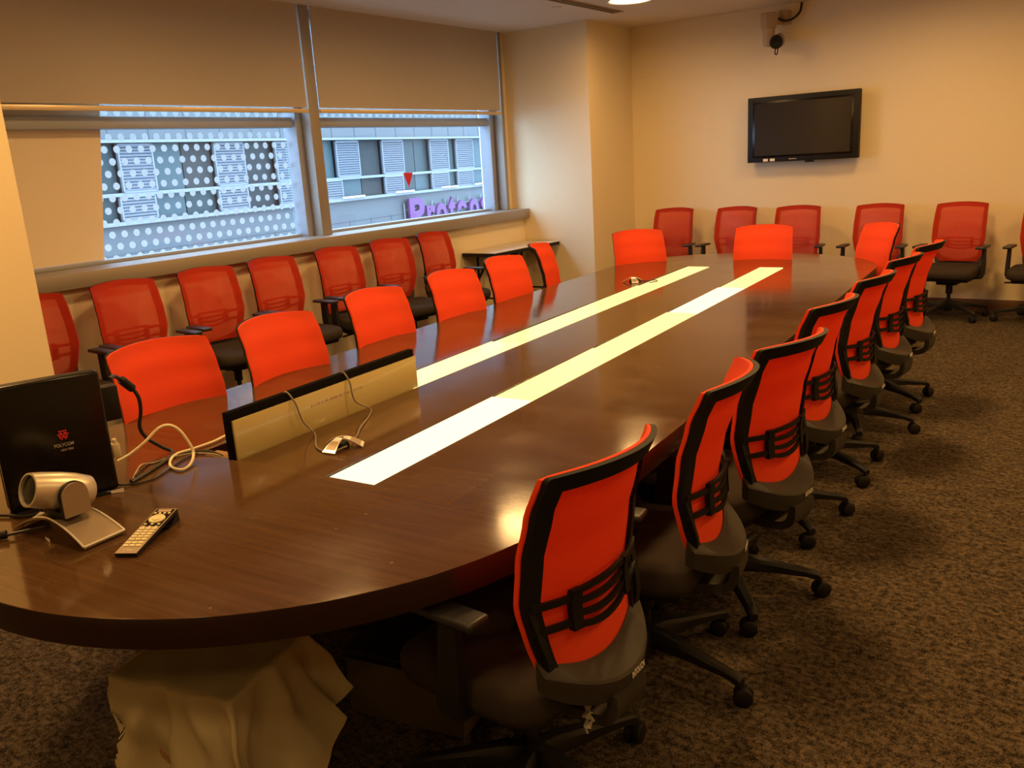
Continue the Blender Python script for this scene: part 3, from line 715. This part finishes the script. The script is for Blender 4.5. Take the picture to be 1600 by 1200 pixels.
CH = {
 'L1': (-2.845, 1.904, 268.7, 10, 'bright orange chair at the table nearest the black conference unit'),
 'L2': (-2.837, 2.502, 272.1, 40, 'bright orange chair right behind the raised glass lid, second on the window side'),
 'L3': (-2.947, 3.244, 272.1, 22, 'bright orange chair at the window side, third from the black conference unit'),
 'L4': (-2.998, 3.942, 270.2, 55, 'bright orange chair at the window side, fourth from the black conference unit'),
 'L5': (-3.094, 4.622, 272.5, 5, 'bright orange chair at the table in front of the near end of the folding table'),
 'L6': (-3.310, 5.467, 291.0, 30, 'bright orange chair at the table seen narrow in front of the folding table legs'),
 'R1': (-1.146, 1.581, 86.1, -20, 'nearest aisle side chair, large orange back with a film scrap under its shell'),
 'R2': (-1.150, 2.248, 99.0, -107, 'second aisle side chair from the camera, orange back turned nearly edge-on'),
 'R3': (-1.120, 2.852, 79.4, -60, 'third aisle side chair from the camera, orange back turned open towards the camera'),
 'R4': (-1.199, 3.569, 85.0, -54, 'fourth aisle side chair from the camera, its orange back half hidden by the third'),
 'R5': (-1.206, 4.290, 86.0, -44, 'fifth aisle side chair from the camera, between the fourth and sixth'),
 'R6': (-1.220, 5.013, 84.5, -79.5, 'sixth aisle side chair from the camera, next to last on that side'),
 'R7': (-1.212, 5.643, 85.2, -46, 'farthest aisle side chair at the table, in front of a wall chair seat'),
 'E1': (-3.074, 6.226, 231.4, 0, 'orange chair at the far left corner of the table end, beyond the small far microphone'),
 'E2': (-2.292, 6.491, 190.0, 0, 'orange chair facing the camera at the middle of the far table end'),
 'E3': (-1.662, 6.646, 132.7, 20, 'orange chair angled at the far right corner of the table end'),
 'W0': (-5.080, 2.490, 268.0, 0, 'red mesh chair partly hidden by the pillar, first of the row under the window'),
 'W1': (-5.098, 3.105, 265.0, 15, 'red mesh chair second from the pillar in the row under the window'),
 'W2': (-5.100, 3.738, 264.1, 30, 'red mesh chair third from the pillar in the row under the window'),
 'W3': (-5.100, 4.343, 267.8, 50, 'red mesh chair fourth from the pillar in the row under the window'),
 'W4': (-5.101, 5.007, 264.8, 5, 'red mesh chair under the mullion between the two windows'),
 'W5': (-5.103, 5.640, 262.2, 25, 'red mesh chair under the clear window, next but one to the folding table'),
 'W6': (-5.109, 6.280, 269.6, 60, 'red mesh chair under the clear window right beside the folding table'),
 'B1': (-4.044, 8.593, 184.1, 0, 'red mesh chair at the back wall nearest the column'),
 'B2': (-3.368, 8.599, 177.3, 33, 'red mesh chair at the back wall under the left end of the television'),
 'B3': (-2.688, 8.579, 186.1, 12, 'red mesh chair at the back wall right behind the middle far end chair'),
 'B4': (-1.950, 8.603, 179.7, -139.7, 'red mesh chair at the back wall right behind the angled end chair'),
 'B5': (-1.275, 8.601, 173.2, -72, 'red mesh chair at the back wall whose whole seat and base show'),
 'B6': (-0.560, 8.600, 175.0, 18, 'red mesh chair at the back wall cut off by the right edge of the photo'),
}
GR = {'L': 'orange chairs along the window side of the table', 'R': 'orange chairs along the aisle side of the table', 'E': 'orange chairs round the far end of the table', 'W': 'red mesh chairs in a row under the window', 'B': 'red mesh chairs along the back wall'}
used = {'A': False, 'B': False}
chairs = {}
for k, (x, y, rz, ba, lab) in CH.items():
    kd = 'B' if k[0] in 'WB' else 'A'; pr = protoA if kd == 'A' else protoB
    if not used[kd]: o = pr; used[kd] = True
    else: o = copy_tree(pr)
    if k[0] in 'WL': ba = 90-rz      # bases interlock along the row
    o.location = (x, y, 0); o.rotation_euler = (0, 0, math.radians(rz)); set_base(o, ba)
    tag(o, lab, 'chair', GR[k[0]]); chairs[k] = o
# scrap of clear film dangling from the nearest chair
fb = MB(); N = 12; M_ = 4; g = []
for i in range(N+1):
    row = []
    for j in range(M_+1):
        z = 0.436-0.085*i/N; wob = 0.006*math.sin(i*1.7+j)+0.004*math.sin(i*3.1+j*2.2)
        row.append(fb.bm.verts.new((-0.902+wob, 1.466+(j/M_-0.5)*(0.016+0.012*math.sin(i*0.8)**2)+0.008*math.sin(i*0.9), z)))
    g.append(row)
for i in range(N):
    for j in range(M_): fb.bm.faces.new((g[i][j], g[i][j+1], g[i+1][j+1], g[i+1][j]))
r = bmesh.ops.solidify(fb.bm, geom=fb.bm.faces[:], thickness=0.001)
film = fb.build('film_scrap', m_foil, None, 20); tag(film, 'crumpled clear film scrap hanging below the shell of the nearest chair', 'film')

# ------------------------------------------------------------------ folding table in the window recess
ft = empty('folding_table', (-5.30, 7.50, 0), 0); tag(ft, 'pale folding table with black edge standing against the wall under the window', 'table')
tp = [(-0.237, -0.56), (-0.237, 0.585), (0.22, 0.585), (0.18, -0.56)]
MB().prism([(x*0.985, y*0.992) for x, y in tp], 0.732, 0.738).build('tabletop', m_foldtop, ft)
MB().prism(tp, 0.700, 0.7335).build('edge_band', m_black, ft)
for yy in (-0.38, 0.42):
    a = MB(); a.tube([(-0.18, yy, 0.70), (-0.18, yy, 0.03)], 0.013).tube([(0.14, yy, 0.70), (0.14, yy, 0.03)], 0.013).tube([(-0.21, yy, 0.014), (0.19, yy, 0.014)], 0.014).tube([(-0.18, yy, 0.25), (0.14, yy, 0.25)], 0.010)
    lg = a.build('leg', m_black, ft)
    dy = 0.24 if yy < 0 else -0.24
    MB().tube([(0.14, yy, 0.45), (0.14, yy+dy, 0.69)], 0.014).tube([(-0.18, yy, 0.45), (-0.18, yy+dy, 0.69)], 0.014).box((-0.02, yy+dy, 0.69), (0.36, 0.05, 0.02)).build('brace', m_black, ft)

# ------------------------------------------------------------------ conference codec on the table
cd = Vector((0.307, 0.952, 0)).normalized(); cn = Vector((cd.y, -cd.x, 0))
co = Vector((-2.455, 0.997, 0.75)); cw = 0.284
codec = empty('conference_unit', co+cd*cw/2, math.atan2(cd.y, cd.x))     # local x along the face, local -y towards the camera
tag(codec, 'upright glossy black video conference unit with red emblem on the near table end', 'electronics')
H = 0.358
MB().box((0, 0.008, H/2+0.006), (cw, 0.024, H), bev=0.009, seg=3).build('front_cover', m_gloss, codec)
MB().box((0, 0.032, H/2+0.004), (cw-0.004, 0.024, H-0.010), bev=0.002).build('middle_band', m_beige, codec)
MB().box((0, 0.057, H/2+0.004), (cw, 0.026, H-0.004), bev=0.006).build('rear_cover', m_black, codec)
MB().box((-0.10, 0.03, 0.004), (0.05, 0.10, 0.008)).box((0.10, 0.03, 0.004), (0.05, 0.10, 0.008)).build('foot', m_black, codec)
MB().box((cw/2+0.022, 0.070, 0.250), (0.062, 0.045, 0.105), bev=0.006).build('connector_block', m_black, codec)
MB().box((cw/2+0.020, 0.06, 0.105), (0.022, 0.03, 0.045), bev=0.005).box((cw/2+0.020, 0.06, 0.130), (0.012, 0.02, 0.02), bev=0.003).build('plug', m_cream, codec)
fm = lambda x, z: frame_M((x, -0.0043, z), (1, 0, 0), (0, 0, 1))
text_obj('POLYCOM', 0.050, 0.0095, fm(0.020, 0.172), m_text, 'lettering', codec, 0.0004, 0.008)
text_obj('HDX 7000', 0.032, 0.006, fm(0.026, 0.157), m_text, 'lettering', codec, 0.0004, 0.008)
# emblem: a ball made of small triangles
em = MB()
def tri3(cx, cz, s, up=True):
    k = 1 if up else -1; w = 0.0011
    P3 = [(cx, cz+k*s), (cx-s*0.87, cz-k*s*0.5), (cx+s*0.87, cz-k*s*0.5)]
    for i in range(3):
        a, b = P3[i], P3[(i+1) % 3]; em.tube([(a[0], -0.0046, a[1]), (b[0], -0.0046, b[1])], w, 6)
for j, row in enumerate([(-0.0055, 0.0055), (-0.0095, 0, 0.0095), (-0.0055, 0.0055)]):
    for x in row: tri3(0.022+x, 0.201-(j-1)*0.0088, 0.0052, False)
em.build('emblem', m_red, codec)

# ------------------------------------------------------------------ conference camera
cc = empty('conference_camera', (-2.185, 1.020, 0.75), math.radians(4)); tag(cc, 'silver video conference camera on a curved stand in front of the black unit', 'camera')
secs = []; rimsec = []
NP = 16
for k in range(NP+1):
    u = k/NP; x = -0.165+0.31*u; z = 0.002+0.050*math.sin(PI*min(1, u*0.98+0.01))**0.9
    w = 0.046+0.010*abs(2*u-1)
    secs.append([(x, -w, z), (x, w, z), (x, w, z+0.006), (x, -w, z+0.006)]); 
plate = MB().strip(secs).build('stand_plate', m_silver2, cc, 40)
rm = MB()
edge = [Vector(s_[3])+Vector((0, -0.001, 0.001)) for s_ in secs]; edge2 = [Vector(s_[2])+Vector((0, 0.001, 0.001)) for s_ in secs]
rm.tube(edge[5:], 0.0026, 8); rm.tube(edge2[5:], 0.0026, 8); rm.tube([edge[-1], edge2[-1]], 0.0032, 8); rm.build('plate_rim', m_rim, plate)
MB().lathe([(0.040, 0.050), (0.044, 0.056), (0.040, 0.078), (0.030, 0.086), (0.0, 0.088)], (-0.005, 0, 0)).box((-0.005, 0, 0.082), (0.055, 0.080, 0.018), bev=0.006).build('pivot', m_black, cc)
# fork: two rounded cheeks either side of the head, which looks across the stand
arch = [(-0.036, 0.0), (0.036, 0.0)] + [(0.036*math.cos(PI*k/16), 0.054+0.036*math.sin(PI*k/16)) for k in range(17)]
hc = Vector((0.006, -0.006, 0.122)); ha = Vector((-0.06, -0.93, 0.34)).normalized(); hf = Vector((-0.06, -1, 0)).normalized(); hs = Vector((1, -0.06, 0)).normalized()   # barrel tipped upwards
for sx in (-1, 1):
    def FM(off, k=1.0, dz=0.0):
        o = hc+hs*off
        return Matrix(((hf.x*k, 0, hs.x, o.x), (hf.y*k, 0, hs.y, o.y), (0, k, 0, 0.066+dz), (0, 0, 0, 1)))
    a, b_ = (0.049, 0.0585) if sx > 0 else (-0.059, -0.0645)
    fk = MB().prism(arch, 0.0, 0.010, M=FM(a)).build('fork_arm', m_black, cc)
    MB().prism(arch, 0.0, 0.006, M=FM(b_, 0.95, 0.002)).build('fork_cover', m_silver2, fk)
MB().box((hc.x, hc.y, 0.072), (0.070, 0.10, 0.014), rz=math.atan2(hf.y, hf.x), bev=0.004).build('fork_base', m_black, cc)
MB().lathe([(0.0, -0.078), (0.032, -0.077), (0.040, -0.070), (0.046, -0.03), (0.0475, 0.01), (0.046, 0.055), (0.043, 0.086), (0.0385, 0.087), (0.0375, 0.076), (0.0, 0.076)], hc, 36, axis=ha).build('camera_head', m_silver, cc, 50)
MB().lathe([(0.0, 0.076), (0.0373, 0.0765), (0.0373, 0.0785), (0.028, 0.080), (0.0, 0.082)], hc, 36, axis=ha).build('lens', m_gloss, cc)

# ------------------------------------------------------------------ remote control
ra = Vector((-2.010, 1.195, 0))-Vector((-1.906, 1.005, 0)); rl = 0.215
rem = empty('remote_control', (-1.906, 1.005, 0.75), math.atan2(ra.y, ra.x)); tag(rem, 'silver and black remote control lying beside the conference camera', 'remote control')
tilt = math.atan2(0.026, rl)
def RM(x, y, z):  # along, across, above face
    return Vector((x*math.cos(tilt)-z*math.sin(tilt), y, 0.006+x*math.sin(tilt)+z*math.cos(tilt)))
wd = 0.028
b = MB(); b.strip([[RM(0, -wd, -0.004), RM(0, wd, -0.004), RM(0, wd, 0.005), RM(0, -wd, 0.005)], [RM(rl, -wd, -0.004), RM(rl, wd, -0.004), RM(rl, wd, 0.005), RM(rl, -wd, 0.005)]])
b.strip([[RM(0.14, -wd, -0.004), RM(0.14, wd, -0.004), RM(0.141, wd, -0.005), RM(0.141, -wd, -0.005)], [(0.175, -wd+0.003, 0.0), (0.175, wd-0.003, 0.0), (0.177, wd-0.003, 0.004), (0.177, -wd+0.003, 0.004)], [(0.222, -wd+0.003, 0.0), (0.222, wd-0.003, 0.0), RM(rl, wd, 0), RM(rl, -wd, 0)]])
b.build('casing', m_black, rem, 30)
def rquad(x0, x1, y0, y1, z, mb, dz=0.001):
    mb.strip([[RM(x0, y0, z), RM(x0, y1, z), RM(x0, y1, z+dz), RM(x0, y0, z+dz)], [RM(x1, y0, z), RM(x1, y1, z), RM(x1, y1, z+dz), RM(x1, y0, z+dz)]])
b = MB(); rquad(0.0, rl, -wd, wd, 0.005, b); b.build('faceplate', m_silver2, rem)
b = MB(); rquad(0.125, rl-0.004, -wd+0.003, wd-0.003, 0.006, b, 0.0006); b.build('dark_panel', m_gloss, rem)
b = MB(); rquad(0.196, 0.208, -0.018, 0.018, 0.0066, b, 0.0006); b.build('display', m_beige, rem)
b = MB(); b.lathe([(0.0, 0.0), (0.021, 0.0), (0.020, 0.003), (0.015, 0.003), (0.014, 0.0015), (0.011, 0.0015), (0.010, 0.004), (0.0, 0.004)], RM(0.160, 0, 0.0066), 30, axis=RM(0, 0, 1)-RM(0, 0, 0)); b.build('navigation_ring', m_key, rem)
for i in range(7):
    for j in range(3):
        b = MB(); x = 0.030+i*0.0125+(0.004 if i > 1 else 0); y = (j-1)*0.0165
        rquad(x, x+0.0075, y-0.0065, y+0.0065, 0.006, b, 0.002); b.build('key', m_key, rem)
for x, ys in ((0.118, (-0.017, 0, 0.017)), (0.131, (-0.018, 0, 0.018)), (0.186, (-0.019, -0.0065, 0.0065, 0.019))):
    for y in ys:
        b = MB(); rquad(x, x+0.006, y-0.003, y+0.003, 0.006, b, 0.002); b.build('key', m_key, rem)
text_obj('- ----', 0.020, 0.002, frame_M(RM(0.014, 0, 0.0062), (0, -1, 0), RM(1, 0, 0)-RM(0, 0, 0)), m_white, 'lettering', rem, 0.0003, 0.01)

# ------------------------------------------------------------------ table microphones
def mic(loc, rz, label, sc=1.0):
    t = empty('table_microphone', loc, rz); tag(t, label, 'microphone', 'small conference microphones on the table')
    MB().lathe([(0.0, 0.001), (0.024, 0.001), (0.026, 0.006), (0.020, 0.020), (0.0, 0.024)], (0, 0, 0), 24).build('body', m_black, t)
    for k in range(3):
        a = 2*PI*k/3+0.2; secs = []; inn = []
        for q in range(9):
            u = q/8; r = 0.008+0.062*u; z = 0.030*(1-u**1.6)+0.003; w = 0.012+0.013*u
            d = Vector((math.cos(a), math.sin(a), 0)); n_ = Vector((-d.y, d.x, 0)); p = d*r+Vector((0, 0, z))
            secs.append([p+n_*w, p-n_*w, p-n_*w+Vector((0, 0, 0.003)), p+n_*w+Vector((0, 0, 0.003))])
            inn.append([p+n_*w*0.84+Vector((0, 0, 0.0025)), p-n_*w*0.84+Vector((0, 0, 0.0025)), p-n_*w*0.84+Vector((0, 0, 0.0038)), p+n_*w*0.84+Vector((0, 0, 0.0038))])
        w_ = MB().strip(secs).build('wing', m_rim, t, 50)
        MB().strip(inn[3:-1] + [inn[-1]] if False else inn[3:8]).build('grille', m_silver2, w_, 50)
    return t
mic((-2.030, 1.845, 0.75), math.radians(-93), 'three-winged table microphone in front of the raised glass lid')
mic((-2.790, 5.375, 0.75), math.radians(-60), 'tiny three-winged microphone near the far left table corner')

def cable(name, pts, r, m, label, cat='cable', n=8, group=None):
    o = MB().tube(smooth(pts, n), r, 8).build(name, m); tag(o, label, cat, group); return o
lidx = SL[1]-0.006
LT = lambda y, z, o=0.0: TW(lidx+o, y, z)
def lidpt(wx, wy, z, o=0.008): # follow the lid face
    return TW(SL[1]+o, wy, z)
a0 = TW(SL[1]-0.045, -0.98, 0.86)
cable('microphone_cable', [TW(SL[1]-0.05, -1.10, 0.80), TW(SL[1]-0.03, -1.09, 0.905), TW(SL[1]+0.004, -1.08, 0.875), TW(SL[1]+0.012, -1.06, 0.80), TW(SL[1]+0.05, -1.05, 0.757), (-2.10, 1.80, 0.754), (-2.02, 1.785, 0.756), (-1.99, 1.83, 0.765)], 0.0032, m_cgrey, 'grey cable hanging over the lid at its left, running to the near microphone', group='cables over the glass lid')
cable('microphone_cable', [TW(SL[1]-0.05, -0.80, 0.80), TW(SL[1]-0.03, -0.80, 0.905), TW(SL[1]+0.004, -0.80, 0.875), TW(SL[1]+0.012, -0.79, 0.80), TW(SL[1]+0.05, -0.75, 0.757), (-2.12, 2.02, 0.754), (-2.06, 1.94, 0.754), (-2.045, 1.90, 0.765)], 0.0032, m_cgrey, 'grey cable hanging over the lid at its middle, behind the near microphone', group='cables over the glass lid')
cable('microphone_cable', [(-2.76, 5.39, 0.757), (-2.72, 5.44, 0.7545), (-2.66, 5.47, 0.7545), (-2.63, 5.42, 0.7545), (-2.655, 5.36, 0.7545)], 0.003, m_cblack, 'thin dark cable from the far microphone to the lit strip')
# cables between the unit and the slot
P_ = [(-2.455, 1.345, 1.062), (-2.480, 1.375, 1.060), (-2.516, 1.416, 1.034), (-2.517, 1.440, 1.010), (-2.515, 1.460, 0.969), (-2.527, 1.467, 0.919), (-2.551, 1.468, 0.862), (-2.555, 1.488, 0.818), (-2.545, 1.530, 0.775), (-2.520, 1.548, 0.757), (-2.471, 1.500, 0.7565), (-2.418, 1.401, 0.7565), (-2.378, 1.312, 0.757)]
cable('power_cable', P_, 0.0062, m_cblack, 'thick black cable curving from the top of the conference unit down to the table')
tag(MB().cyl((-2.512, 1.412, 1.037), (-2.519, 1.447, 1.000), 0.0135, seg=16).build('ferrite_bead', m_black), 'black ferrite bead on the thick cable beside the conference unit', 'cable part')
cable('network_cable', [(-2.478, 1.336, 0.799), (-2.463, 1.375, 0.815), (-2.446, 1.420, 0.844), (-2.438, 1.458, 0.872), (-2.427, 1.490, 0.878), (-2.414, 1.516, 0.858), (-2.400, 1.535, 0.813), (-2.385, 1.537, 0.775), (-2.345, 1.493, 0.757), (-2.332, 1.452, 0.7565), (-2.390, 1.455, 0.7565), (-2.453, 1.497, 0.7565), (-2.486, 1.545, 0.7565), (-2.480, 1.600, 0.7565), (-2.482, 1.682, 0.7565), (-2.500, 1.775, 0.7565), (-2.47, 1.86, 0.745)], 0.0046, m_cwhite, 'cream cable rising in a loop between the conference unit and the lid')
cable('network_cable', [(-2.40, 1.33, 0.757), (-2.50, 1.42, 0.7545), (-2.485, 1.45, 0.7545), (-2.475, 1.51, 0.7555), (-2.44, 1.57, 0.7555), (-2.37, 1.60, 0.7545), (-2.33, 1.615, 0.74)], 0.0026, m_beige, 'thin beige cable lying on the table behind the cream loop')
cable('signal_cable', [(-2.395, 1.32, 0.757), (-2.49, 1.44, 0.754), (-2.49, 1.50, 0.754), (-2.47, 1.57, 0.754), (-2.42, 1.615, 0.754), (-2.36, 1.625, 0.742)], 0.0030, m_cblack, 'thin black cable running straight from the unit to the table slot')
cable('signal_cable', [(-2.400, 1.275, 0.757), (-2.36, 1.31, 0.7545), (-2.345, 1.36, 0.7545), (-2.375, 1.43, 0.7545), (-2.42, 1.52, 0.7545), (-2.42, 1.60, 0.7545), (-2.37, 1.63, 0.742)], 0.0032, m_cblack, 'thin black cable bowing towards the camera on its way to the slot')
cable('signal_cable', [(-2.56, 0.93, 0.757), (-2.47, 0.985, 0.757), (-2.41, 1.01, 0.757), (-2.39, 1.07, 0.757), (-2.42, 1.17, 0.7545)], 0.0048, m_cblack, 'black cable passing under the near edge of the conference unit')
cable('camera_cable', [(-2.44, 0.78, 0.757), (-2.34, 0.87, 0.759), (-2.295, 0.93, 0.762), (-2.245, 1.00, 0.768)], 0.0046, m_cblack, 'black cable leaving the rear of the conference camera stand')
tag(MB().cyl((-2.335, 0.878, 0.762), (-2.305, 0.915, 0.763), 0.0115, seg=16).build('ferrite_bead', m_black), 'black ferrite bead on the cable behind the camera stand', 'cable part')
def flag(pts, label):
    a, b_, w = Vector(pts[0]), Vector(pts[1]), 0.010
    n_ = Vector((0, 0, 1)); m = MB(); m.strip([[a+n_*w*0.4, a-n_*w*0.1, a-n_*w*0.1+Vector((0.0006, -0.0006, 0)), a+n_*w*0.4+Vector((0.0006, -0.0006, 0))], [b_+n_*w*1.1, b_-n_*w*0.1, b_-n_*w*0.1+Vector((0.0006, -0.0006, 0)), b_+n_*w*1.1+Vector((0.0006, -0.0006, 0))]])
    o = m.build('cable_label', m_white); tag(o, label, 'label', 'paper flags on the cables')
flag([(-2.375, 1.215, 0.7525), (-2.335, 1.262, 0.7525)], 'paper cable flag poking out right of the conference unit')
flag([(-2.335, 0.975, 0.755), (-2.345, 1.035, 0.770)], 'paper cable flag left of the conference camera')
flag([(-2.210, 0.965, 0.7525), (-2.165, 0.955, 0.7525)], 'small paper flag hanging under the camera stand')

# ------------------------------------------------------------------ under the table
bx = empty('cardboard_box', (-1.825, 1.13, 0), math.radians(14)); tag(bx, 'brown cardboard box under the near table end, covered by the cloth', 'box')
BW, BD, BH = 0.36, 0.30, 0.44
MB().box((0, 0, BH/2), (BW, BD, BH), bev=0.003).build('carton', m_card, bx)
MB().box((0, 0, BH+0.0005), (BW*0.98, 0.05, 0.001)).build('packing_tape', m_beige, bx)
cl = MB(); NN = 84; g = []
rc = math.radians(33)
for i in range(NN+1):
    row = []
    for j in range(NN+1):
        u = (i/NN-0.5)*0.86; v = (j/NN-0.5)*0.90
        U = u*math.cos(rc)-v*math.sin(rc)+0.10; V = u*math.sin(rc)+v*math.cos(rc)+0.01
        px = max(-BW/2, min(BW/2, U)); py = max(-BD/2, min(BD/2, V))
        o = Vector((U-px, V-py)); l = o.length
        z = BH+0.006; x, y = px, py
        if l > 1e-6:
            d = o/l; aa = math.atan2(V, U)
            out = 0.008+0.10*l+0.035*min(1, l/0.12)*math.sin(aa*9+1.0)*0.5+0.014*min(1, l/0.1)*math.sin(aa*17+2)
            out = max(0.006, out); x += d.x*out; y += d.y*out
            z -= max(0, l-0.006)*(0.93+0.05*math.sin(aa*5))
        else:
            z += 0.002*math.sin(U*40+V*25)+0.0025*math.sin(V*33-U*18)
        if x > BW/2 and y > -0.02:      # loose corner pulled out to the side
            k_ = min(1, (x-BW/2)/0.05)*max(0, min(1, (y+0.02)/0.17)); x += 0.10*k_*l*2.2; z += 0.16*k_*l*2
        if x < -BW/2+0.01 and l > 0.05:  # gathered in below the far corner
            x += 0.30*(l-0.05); z += 0.25*(l-0.05)
        z += 0.006*math.sin(x*31+y*17)*min(1, l/0.1); y += 0.007*math.sin(z*38+x*26)*min(1, l/0.1)
        z = max(z, 0.012)
        row.append(cl.bm.verts.new((x, y, z)))
    g.append(row)
for i in range(NN):
    for j in range(NN): cl.bm.faces.new((g[i][j], g[i+1][j], g[i+1][j+1], g[i][j+1]))
bmesh.ops.solidify(cl.bm, geom=cl.bm.faces[:], thickness=-0.002)
clo = cl.build('cloth', m_cloth, None, 80); clo.location = (-1.825, 1.13, 0); clo.rotation_euler = (0, 0, math.radians(14))
tag(clo, 'crumpled cream cotton cloth thrown over the box under the table', 'cloth')
sb = empty('storage_box', (-1.66, 1.76, 0), math.radians(10)); tag(sb, 'low dark box on the carpet under the table beside the nearest chair', 'box')
MB().box((0, 0, 0.10), (0.40, 0.30, 0.20), bev=0.004).build('carton', m_darkbox, sb)
MB().box((0, 0, 0.205), (0.41, 0.31, 0.03), bev=0.004).build('box_lid', m_black, sb)
